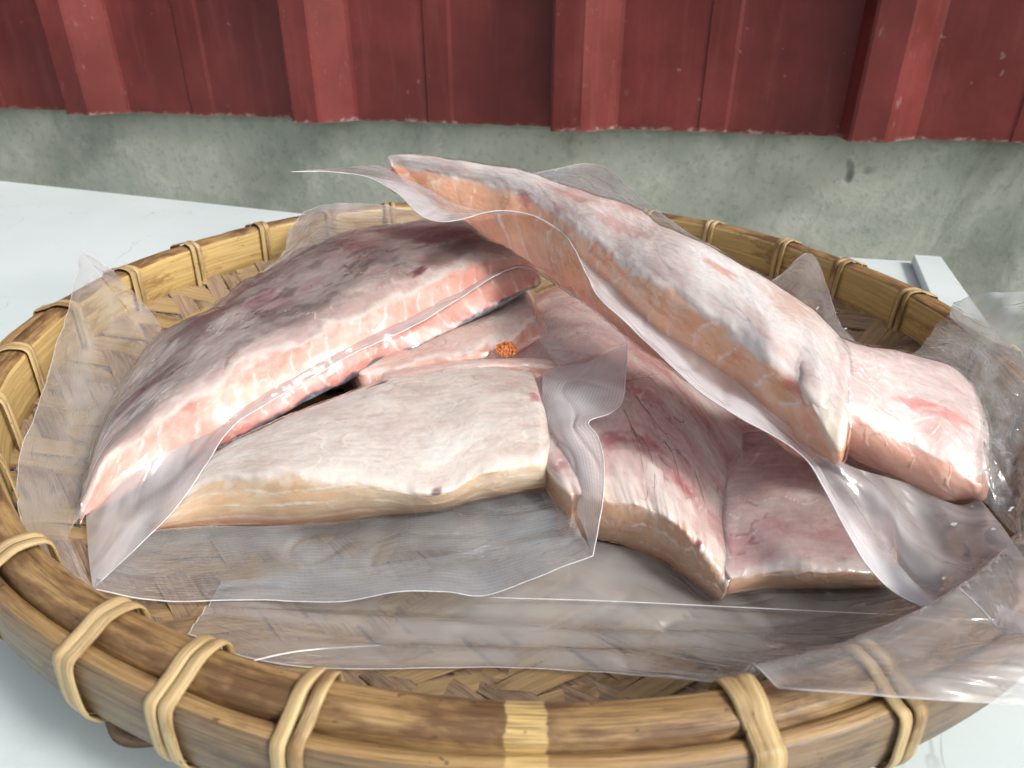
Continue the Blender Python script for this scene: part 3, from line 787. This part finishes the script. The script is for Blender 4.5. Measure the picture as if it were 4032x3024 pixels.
def vein(G, N, parent, i0, j0, di, dj, steps, r, depth=2, seed=0.0):
    pts = []; i, j = i0, j0; a = math.atan2(dj, di)
    for s in range(steps):
        ii = min(max(i, 0), len(G) - 2); jj = min(max(j, 0), G.shape[1] - 2)
        fi, fj = int(ii), int(jj); u, v = ii - fi, jj - fj
        p = (G[fi, fj] * (1 - u) * (1 - v) + G[fi + 1, fj] * u * (1 - v) + G[fi, fj + 1] * (1 - u) * v + G[fi + 1, fj + 1] * u * v)
        pts.append(p + N[fi, fj] * .0001)
        a += random.uniform(-.24, .24)
        i += math.cos(a) * 1.0; j += math.sin(a) * .32
        if depth and random.random() < .13 and s > 2:
            vein(G, N, parent, i, j, math.cos(a + random.choice((-.7, .7))), math.sin(a + random.choice((-.7, .7))), max(4, steps // 2), r * .7, depth - 1)
    tube('blood_vessel', pts, r, VEIN, parent, 4, True)
random.seed(21)
for (i0, j0, di, dj, st, r) in ((62, 17, 1, -.3, 22, .00013), (68, 18, 1, .5, 24, .00013), (60, 20, 1, .9, 20, .00011), (80, 21, 1, .6, 18, .00011), (88, 17, 1, .2, 16, .0001), (74, 23, 1, .3, 12, .0001), (100, 21, 1, .3, 12, .00013), (65, 22, 1, .7, 14, .0001)):
    vein(GC1, NC1, oc1, i0, j0, di, dj, st, r)

# ---- pack B: front left, pale, two fillets
pb = empty('vacuum_pack', (-.05, -.10, .012))
tag(pb, 'sealed clear pack of pale cream fish fillets in front, with orange roe speck', 'vacuum pack', 'vacuum packs of fish in the basket')
ob1, GB1, NB1 = build_fillet('fish_fillet', pb,
    [(-0.1304, -0.1024, 0.0300), (-0.1140, -0.0913, 0.0380), (-0.0925, -0.0754, 0.0440), (-0.0617, -0.0573, 0.0480), (-0.0431, -0.0508, 0.0490), (-0.0197, -0.0428, 0.0500), (0.0038, -0.0460, 0.0500)],
    [(-0.1301, -0.1198, 0.0280), (-0.1165, -0.1169, 0.0350), (-0.0911, -0.1213, 0.0400), (-0.0623, -0.1242, 0.0410), (-0.0317, -0.1269, 0.0390), (-0.0140, -0.1179, 0.0420), (0.0074, -0.1094, 0.0420)],
    [(-0.1388, -0.1283, 0.0180), (-0.1229, -0.1238, 0.0160), (-0.0939, -0.1226, 0.0160), (-0.0617, -0.1188, 0.0180), (-0.0391, -0.1138, 0.0190), (-0.0106, -0.1081, 0.0210), (0.0121, -0.1026, 0.0230)],
    FISH_B, .024, .004, .0035, .006, .005, .0011, 21.0, marks=[((-0.0632, -0.0619, 0.0500), .006, .0016, (.09, .02, .03), .95), ((-0.0304, -0.1301, 0.0410), .003, .0025, (.16, .05, .04), .8), ((0.0076, -0.0715, 0.0520), .003, .006, (.55, .14, .15), .6)])
ob2, GB2, NB2 = build_fillet('fish_fillet', pb,
    [(-0.0863, -0.0116, 0.0400), (-0.0630, 0.0256, 0.0400), (-0.0325, 0.0731, 0.0420), (-0.0041, 0.0949, 0.0440)],
    [(-0.0712, -0.0401, 0.0420), (-0.0454, -0.0326, 0.0460), (-0.0167, -0.0214, 0.0490), (0.0053, 0.0046, 0.0500)],
    [(-0.0749, -0.0370, 0.0300), (-0.0444, -0.0257, 0.0300), (-0.0075, -0.0106, 0.0340), (0.0145, 0.0094, 0.0400)],
    FISH_B2, .014, .004, .006, .006, .006, .0012, 24.0)
# folded red end between the two fillets and the film corner
ob3, GB3, NB3 = build_fillet('fish_trimming', pb,
    [(-0.0574, -0.0422, 0.0460), (-0.0274, -0.0334, 0.0475), (-0.0006, -0.0312, 0.0485), (0.0176, -0.0295, 0.0470)],
    [(-0.0576, -0.0542, 0.0470), (-0.0264, -0.0456, 0.0500), (0.0016, -0.0414, 0.0500), (0.0184, -0.0369, 0.0470)],
    [(-0.0574, -0.0567, 0.0440), (-0.0243, -0.0452, 0.0450), (0.0062, -0.0461, 0.0440), (0.0163, -0.0427, 0.0400)],
    FISH_B2, .008, .0015, .0015, .006, .006, .0008, 27.0, ns=90)
for nm, rows, mt, sd, kw in (
    ('loose_film', [[(-0.1457, -0.1257, 0.0220), (-0.1372, -0.1304, 0.0210), (-0.1211, -0.1266, 0.0200), (-0.0925, -0.1253, 0.0200), (-0.0609, -0.1213, 0.0220), (-0.0386, -0.1164, 0.0230), (-0.0106, -0.1109, 0.0250), (0.0183, -0.1065, 0.0290)],
                    [(-0.1431, -0.1525, 0.0275), (-0.1290, -0.1505, 0.0220), (-0.0855, -0.1485, 0.0200), (-0.0359, -0.1453, 0.0240), (0.0221, -0.1319, 0.0310)],
                    [(-0.1337, -0.1757, 0.0345), (-0.1215, -0.1734, 0.0290), (-0.1095, -0.1689, 0.0235), (-0.0875, -0.1630, 0.0190), (-0.0605, -0.1633, 0.0200), (-0.0414, -0.1627, 0.0240), (-0.0243, -0.1619, 0.0240), (-0.0101, -0.1626, 0.0240), (0.0054, -0.1603, 0.0300), (0.0259, -0.1550, 0.0360)]], FILM_B, 31.0, {'wr': .0007}),
    ('loose_film', [[(0.0185, -0.1050, 0.0260), (0.0131, -0.0889, 0.0420), (0.0105, -0.0525, 0.0500), (0.0180, -0.0404, 0.0500)],
                    [(0.0230, -0.1328, 0.0340), (0.0216, -0.1116, 0.0440), (0.0193, -0.0869, 0.0500), (0.0320, -0.0406, 0.0530)],
                    [(0.0259, -0.1550, 0.0360), (0.0297, -0.1397, 0.0440), (0.0323, -0.1168, 0.0480), (0.0314, -0.1022, 0.0500), (0.0282, -0.0940, 0.0520), (0.0379, -0.0871, 0.0530), (0.0439, -0.0771, 0.0530), (0.0485, -0.0509, 0.0540), (0.0532, -0.0218, 0.0550)]], FILM_SEAL, 33.0, {'wr': .0006}),
    ('loose_film', [[(0.0180, -0.0404, 0.0500), (0.0108, -0.0194, 0.0520), (0.0064, 0.0070, 0.0530)],
                    [(0.0368, -0.0349, 0.0540), (0.0298, -0.0078, 0.0550), (0.0216, 0.0202, 0.0560)],
                    [(0.0532, -0.0218, 0.0550), (0.0446, 0.0005, 0.0570), (0.0342, 0.0229, 0.0580)]], FILM_A, 35.0, {'wr': .0006})):
    sheet(nm, pb, rows, mt, 180, 40, seed=sd, edge=EDGE, edge_r=.00022, **kw)
# roe
rv, rf = [], []
rc = np.array((-0.0065, -0.0280, 0.0515))
random.seed(3)
for k in range(150):
    a, rr = random.uniform(0, 6.28), .0052 * math.sqrt(random.random())
    p = rc + np.array([rr * math.cos(a), rr * math.sin(a) * 1.5, random.uniform(.0, .0042) * (1 - .75 * rr / .0052)])
    R_ = random.uniform(.0004, .0007); b = len(rv)
    for th_ in range(3):
        for q_ in range(6):
            z_ = (-.6, .25, .9)[th_]; c_ = math.sqrt(1 - z_ * z_)
            rv.append(p + R_ * np.array([c_ * math.cos(q_ * 1.047), c_ * math.sin(q_ * 1.047), z_]))
    for th_ in range(2):
        for q_ in range(6): rf.append((b + th_ * 6 + q_, b + th_ * 6 + (q_ + 1) % 6, b + th_ * 6 + 6 + (q_ + 1) % 6, b + th_ * 6 + 6 + q_))
    rf.append(tuple(b + 12 + q_ for q_ in range(6)))
roe = mesh_obj('roe_cluster', rv, rf, ROE, ob2); roe['label'] = 'bright orange clump of roe'; roe['kind'] = 'stuff'

# ---- pack A: back left, grey-purple skin
pa = empty('vacuum_pack', (-.10, -.03, .03))
tag(pa, 'sealed clear pack of a grey-purple skinned fillet with pink ridged cut side at left', 'vacuum pack', 'vacuum packs of fish in the basket')
oa, GA, NA = build_fillet('fish_fillet', pa,
    [(-0.1719, -0.1045, 0.0300), (-0.1778, -0.0843, 0.0360), (-0.1817, -0.0583, 0.0420), (-0.1790, -0.0199, 0.0500), (-0.1653, 0.0084, 0.0550), (-0.1517, 0.0581, 0.0580), (-0.1363, 0.0950, 0.0600), (-0.1161, 0.1259, 0.0620), (-0.0735, 0.1516, 0.0640), (-0.0371, 0.1423, 0.0660)],
    [(-0.1621, -0.1287, 0.0300), (-0.1613, -0.1108, 0.0370), (-0.1531, -0.0999, 0.0420), (-0.1423, -0.0874, 0.0480), (-0.1293, -0.0763, 0.0520), (-0.1171, -0.0562, 0.0560), (-0.0980, -0.0393, 0.0600), (-0.0818, -0.0238, 0.0630), (-0.0645, -0.0048, 0.0660), (-0.0416, 0.0250, 0.0690), (-0.0200, 0.0451, 0.0720), (-0.0004, 0.0527, 0.0720)],
    [(-0.1621, -0.1311, 0.0275), (-0.1557, -0.1186, 0.0250), (-0.1487, -0.1064, 0.0260), (-0.1322, -0.0944, 0.0290), (-0.1199, -0.0867, 0.0320), (-0.0999, -0.0651, 0.0360), (-0.0851, -0.0493, 0.0390), (-0.0663, -0.0285, 0.0430), (-0.0501, -0.0205, 0.0460), (-0.0299, 0.0003, 0.0500), (-0.0087, 0.0228, 0.0540), (0.0066, 0.0382, 0.0580)],
    FISH_A, .020, .0045, .003, .008, .010, .0014, 41.0, ns=330, marks=[((-0.0566, 0.0305, 0.0695), .011, .0042, (.20, .055, .09), .9), ((-0.1347, 0.0012, 0.0640), .020, .012, (.36, .16, .20), .5), ((-0.1228, 0.0102, 0.0660), .010, .010, (.13, .11, .11), .6), ((-0.1551, -0.0164, 0.0580), .016, .010, (.30, .15, .17), .5), ((-0.0421, 0.0892, 0.0720), .03, .012, (.18, .14, .14), .6)])
sheet('seal_flap', pa,
    [[(-0.1637, -0.1278, 0.0270), (-0.1556, -0.1161, 0.0310), (-0.1399, -0.0947, 0.0370), (-0.1161, -0.0645, 0.0440), (-0.0929, -0.0387, 0.0500), (-0.0624, -0.0068, 0.0560), (-0.0318, 0.0273, 0.0610), (-0.0068, 0.0499, 0.0650), (0.0103, 0.0469, 0.0660), (0.0230, 0.0365, 0.0660)],
     [(-0.1485, -0.1531, 0.0300), (-0.1471, -0.1209, 0.0260), (-0.1310, -0.1029, 0.0360), (-0.1113, -0.0775, 0.0480), (-0.0829, -0.0423, 0.0550), (-0.0512, -0.0100, 0.0605), (-0.0205, 0.0287, 0.0670), (0.0005, 0.0463, 0.0695), (0.0176, 0.0318, 0.0670), (0.0364, 0.0249, 0.0640)],
     [(-0.1344, -0.1747, 0.0340), (-0.1378, -0.1419, 0.0230), (-0.1283, -0.1260, 0.0300), (-0.1234, -0.1120, 0.0370), (-0.1185, -0.0963, 0.0440), (-0.1092, -0.0840, 0.0480), (-0.0790, -0.0500, 0.0560), (-0.0448, -0.0142, 0.0620), (-0.0165, 0.0235, 0.0690), (0.0009, 0.0388, 0.0710), (0.0159, 0.0205, 0.0690), (0.0329, 0.0053, 0.0650), (0.0500, 0.0103, 0.0630)]],
    FILM_SEAL, 200, 24, .0005, 43.0, EDGE, .00024)
sheet('loose_film', pa,
    [[(-0.1628, -0.1290, 0.0280), (-0.1698, -0.1071, 0.0330), (-0.1770, -0.0837, 0.0380), (-0.1829, -0.0540, 0.0420), (-0.1850, -0.0172, 0.0460)],
     [(-0.1574, -0.1480, 0.0315), (-0.1853, -0.1048, 0.0320), (-0.1966, -0.0752, 0.0380), (-0.2089, -0.0280, 0.0440), (-0.2050, 0.0055, 0.0470)],
     [(-0.1344, -0.1747, 0.0340), (-0.1690, -0.1515, 0.0385), (-0.1900, -0.1163, 0.0450), (-0.1937, -0.0967, 0.0520), (-0.2144, -0.0347, 0.0640), (-0.2421, 0.0350, 0.0740)]],
    FILM_A, 110, 22, .0012, 45.0, EDGE_SOFT, .00018)
sheet('bag_corner', pa,
    [[(-0.1850, -0.0172, 0.0460), (-0.1838, -0.0080, 0.0470)], [(-0.2050, 0.0055, 0.0470), (-0.2024, 0.0174, 0.0480)], [(-0.2421, 0.0350, 0.0740), (-0.2314, 0.0424, 0.0600)]],
    FILM_A, 20, 16, .0003, 47.0, EDGE_SOFT, .00015)
sheet('bag_corner', pa,
    [[(-0.1495, 0.0447, 0.0600), (-0.1341, 0.0873, 0.0610), (-0.1123, 0.1196, 0.0630), (-0.0625, 0.1409, 0.0650)],
     [(-0.1456, 0.0786, 0.0620), (-0.1377, 0.1242, 0.0650), (-0.1175, 0.1455, 0.0660), (-0.0639, 0.1537, 0.0660)],
     [(-0.1510, 0.1087, 0.0660), (-0.1518, 0.1639, 0.0660), (-0.1292, 0.1703, 0.0690), (-0.0895, 0.1721, 0.0670), (-0.0611, 0.1576, 0.0670)]],
    FILM_C, 60, 14, .0016, 49.0, EDGE_SOFT, .0002)

# ---- pack D: draped over the others, two fillets
pd = empty('vacuum_pack', (.08, -.05, .05))
tag(pd, 'sealed clear pack of long white-membraned fillets draped over the top of the pile', 'vacuum pack', 'vacuum packs of fish in the basket')
od, GD, ND = build_fillet('fish_fillet', pd,
    [(-0.0843, 0.1240, 0.1100), (-0.0675, 0.1204, 0.1120), (-0.0425, 0.1009, 0.1140), (-0.0086, 0.0831, 0.1140), (0.0173, 0.0554, 0.1140), (0.0404, 0.0311, 0.1130), (0.0566, 0.0091, 0.1120), (0.0687, -0.0242, 0.1110), (0.0849, -0.0453, 0.1080), (0.0982, -0.0630, 0.1040), (0.1130, -0.0784, 0.0980), (0.1216, -0.0972, 0.0920)],
    [(-0.0759, 0.1165, 0.1080), (-0.0475, 0.0936, 0.1080), (-0.0217, 0.0761, 0.1080), (-0.0081, 0.0608, 0.1080), (0.0047, 0.0434, 0.1070), (0.0249, 0.0047, 0.1040), (0.0381, -0.0248, 0.1010), (0.0505, -0.0504, 0.0990), (0.0652, -0.0703, 0.0970), (0.0751, -0.0820, 0.0940), (0.0841, -0.0955, 0.0910), (0.0888, -0.1105, 0.0880), (0.0960, -0.1185, 0.0850), (0.0993, -0.1293, 0.0820), (0.1035, -0.1414, 0.0750)],
    [(-0.0547, 0.0801, 0.0940), (-0.0339, 0.0587, 0.0900), (-0.0200, 0.0430, 0.0860), (-0.0044, 0.0259, 0.0820), (0.0172, 0.0017, 0.0760), (0.0380, -0.0313, 0.0700), (0.0558, -0.0605, 0.0660), (0.0716, -0.0834, 0.0630), (0.0861, -0.1014, 0.0610), (0.0971, -0.1196, 0.0580), (0.1028, -0.1253, 0.0580), (0.1114, -0.1301, 0.0600)],
    FISH_D, .022, .0045, .003, .008, .005, .0013, 51.0, ns=340, marks=[((-0.0003, 0.0458, 0.1080), .010, .008, (.70, .28, .24), .7), ((0.0899, -0.1241, 0.0860), .012, .006, (.78, .26, .20), .7), ((0.0993, -0.1315, 0.0750), .012, .007, (.84, .34, .24), .6), ((0.0807, -0.0606, 0.1050), .012, .003, (.76, .40, .33), .8), ((0.0430, -0.0095, 0.1130), .03, .006, (.72, .42, .40), .6), ((0.1022, -0.1474, 0.0780), .014, .016, (.86, .79, .64), .8), ((0.1024, -0.0817, 0.1000), .016, .010, (.66, .46, .38), .6), ((0.0826, -0.0981, 0.0950), .02, .008, (.88, .85, .83), .7)])
od2, GD2, ND2 = build_fillet('fish_fillet', pd,
    [(0.1109, -0.0796, 0.0935), (0.1259, -0.0924, 0.0895), (0.1492, -0.0878, 0.0835), (0.1653, -0.0901, 0.0805), (0.1726, -0.0946, 0.0770)],
    [(0.1024, -0.1299, 0.0815), (0.1201, -0.1313, 0.0765), (0.1334, -0.1332, 0.0720), (0.1430, -0.1382, 0.0690), (0.1517, -0.1433, 0.0640)],
    [(0.1144, -0.1180, 0.0600), (0.1211, -0.1238, 0.0580), (0.1378, -0.1344, 0.0550), (0.1476, -0.1406, 0.0530), (0.1586, -0.1395, 0.0530)],
    FISH_D2, .020, .005, .003, .008, .006, .0012, 57.0, marks=[((0.1497, -0.1239, 0.0790), .014, .0035, (.80, .26, .23), .6), ((0.1408, -0.1194, 0.0810), .010, .0025, (.78, .30, .27), .6), ((0.1476, -0.1321, 0.0770), .012, .006, (.80, .42, .38), .5)])
sheet('seal_flap', pd,
    [[(-0.0905, 0.1123, 0.1090), (-0.0571, 0.0776, 0.1040), (-0.0377, 0.0583, 0.1000), (-0.0114, 0.0462, 0.0980), (0.0074, 0.0362, 0.0990), (0.0248, 0.0151, 0.0950), (0.0378, -0.0151, 0.0910), (0.0546, -0.0496, 0.0850), (0.0730, -0.0824, 0.0790), (0.0838, -0.1008, 0.0750), (0.0907, -0.1148, 0.0720), (0.0985, -0.1242, 0.0690), (0.1082, -0.1347, 0.0660), (0.1167, -0.1361, 0.0620), (0.1357, -0.1374, 0.0570), (0.1493, -0.1443, 0.0540), (0.1575, -0.1435, 0.0560)],
     [(-0.1126, 0.0885, 0.1110), (-0.0749, 0.0738, 0.1070), (-0.0500, 0.0411, 0.1020), (-0.0148, 0.0328, 0.1020), (0.0048, 0.0285, 0.1020), (0.0221, 0.0061, 0.0960), (0.0342, -0.0359, 0.0900), (0.0533, -0.0644, 0.0820), (0.0706, -0.0960, 0.0760), (0.0831, -0.1108, 0.0730), (0.0921, -0.1224, 0.0700), (0.0997, -0.1309, 0.0670), (0.1066, -0.1414, 0.0620), (0.1125, -0.1498, 0.0560), (0.1230, -0.1641, 0.0500), (0.1366, -0.1772, 0.0540), (0.1450, -0.1865, 0.0640)],
     [(-0.1327, 0.0720, 0.1120), (-0.1103, 0.0786, 0.1110), (-0.0883, 0.0749, 0.1090), (-0.0695, 0.0552, 0.1050), (-0.0561, 0.0310, 0.1020), (-0.0454, 0.0216, 0.1000), (-0.0334, 0.0210, 0.1010), (-0.0194, 0.0266, 0.1040), (-0.0050, 0.0281, 0.1045), (0.0071, 0.0233, 0.1030), (0.0186, 0.0098, 0.1000), (0.0249, -0.0102, 0.0970), (0.0284, -0.0341, 0.0940), (0.0338, -0.0572, 0.0900), (0.0456, -0.0750, 0.0850), (0.0574, -0.0968, 0.0800), (0.0682, -0.1142, 0.0760), (0.0781, -0.1233, 0.0730), (0.0896, -0.1304, 0.0700), (0.0972, -0.1381, 0.0670), (0.1014, -0.1469, 0.0620), (0.1033, -0.1563, 0.0580), (0.1049, -0.1640, 0.0550), (0.1087, -0.1714, 0.0500), (0.1165, -0.1803, 0.0460), (0.1237, -0.1990, 0.0560), (0.1246, -0.2171, 0.0700), (0.1286, -0.2235, 0.0740)]],
    FILM_SEAL_D, 230, 34, .0005, 53.0, EDGE, .00028, fold=.0045, fold0=.74)
sheet('bag_corner', pd,
    [[(-0.0140, 0.0868, 0.1120), (0.0175, 0.0576, 0.1120), (0.0513, 0.0197, 0.1100), (0.0728, -0.0266, 0.1080), (0.0923, -0.0511, 0.1020)],
     [(0.0049, 0.0796, 0.1130), (0.0444, 0.1000, 0.1150), (0.0632, 0.0225, 0.1120), (0.0763, -0.0188, 0.1090), (0.0843, -0.0377, 0.1080)]],
    FILM_B, 60, 12, .0006, 55.0, EDGE_SOFT, .00018)
sheet('loose_film', pd,
    [[(0.1549, -0.0825, 0.0790), (0.1685, -0.0917, 0.0790), (0.1695, -0.1065, 0.0770), (0.1625, -0.1250, 0.0740), (0.1552, -0.1408, 0.0690), (0.1559, -0.1451, 0.0580)],
     [(0.1845, -0.0435, 0.0700), (0.2003, -0.0473, 0.0700), (0.1967, -0.0767, 0.0700), (0.1825, -0.1109, 0.0680), (0.1716, -0.1328, 0.0620), (0.1537, -0.1611, 0.0600)],
     [(0.2102, -0.0084, 0.0660), (0.2275, -0.0180, 0.0670), (0.2191, -0.0609, 0.0670), (0.2003, -0.1033, 0.0660), (0.1718, -0.1465, 0.0680), (0.1484, -0.1810, 0.0660)],
     [(0.2220, 0.0010, 0.0680), (0.2225, -0.0261, 0.0680), (0.2174, -0.0724, 0.0680), (0.2146, -0.0985, 0.0740), (0.1957, -0.1294, 0.0760), (0.1456, -0.2034, 0.0720)]],
    FILM_R, 120, 40, .0032, 59.0, EDGE_SOFT, .00018, (), 0, 34)
sheet('bag_corner', pd,
    [[(0.2210, 0.0019, 0.0635), (0.2204, -0.0286, 0.0635), (0.2220, -0.0679, 0.0635)], [(0.2153, -0.0056, 0.0720), (0.2169, -0.0311, 0.0760), (0.2201, -0.0671, 0.0800)], [(0.2099, -0.0147, 0.0780), (0.2155, -0.0238, 0.0860), (0.2355, -0.0331, 0.0920)]],
    FILM_FROST, 50, 24, .0014, 63.0, None, 0, (), 0, 60)
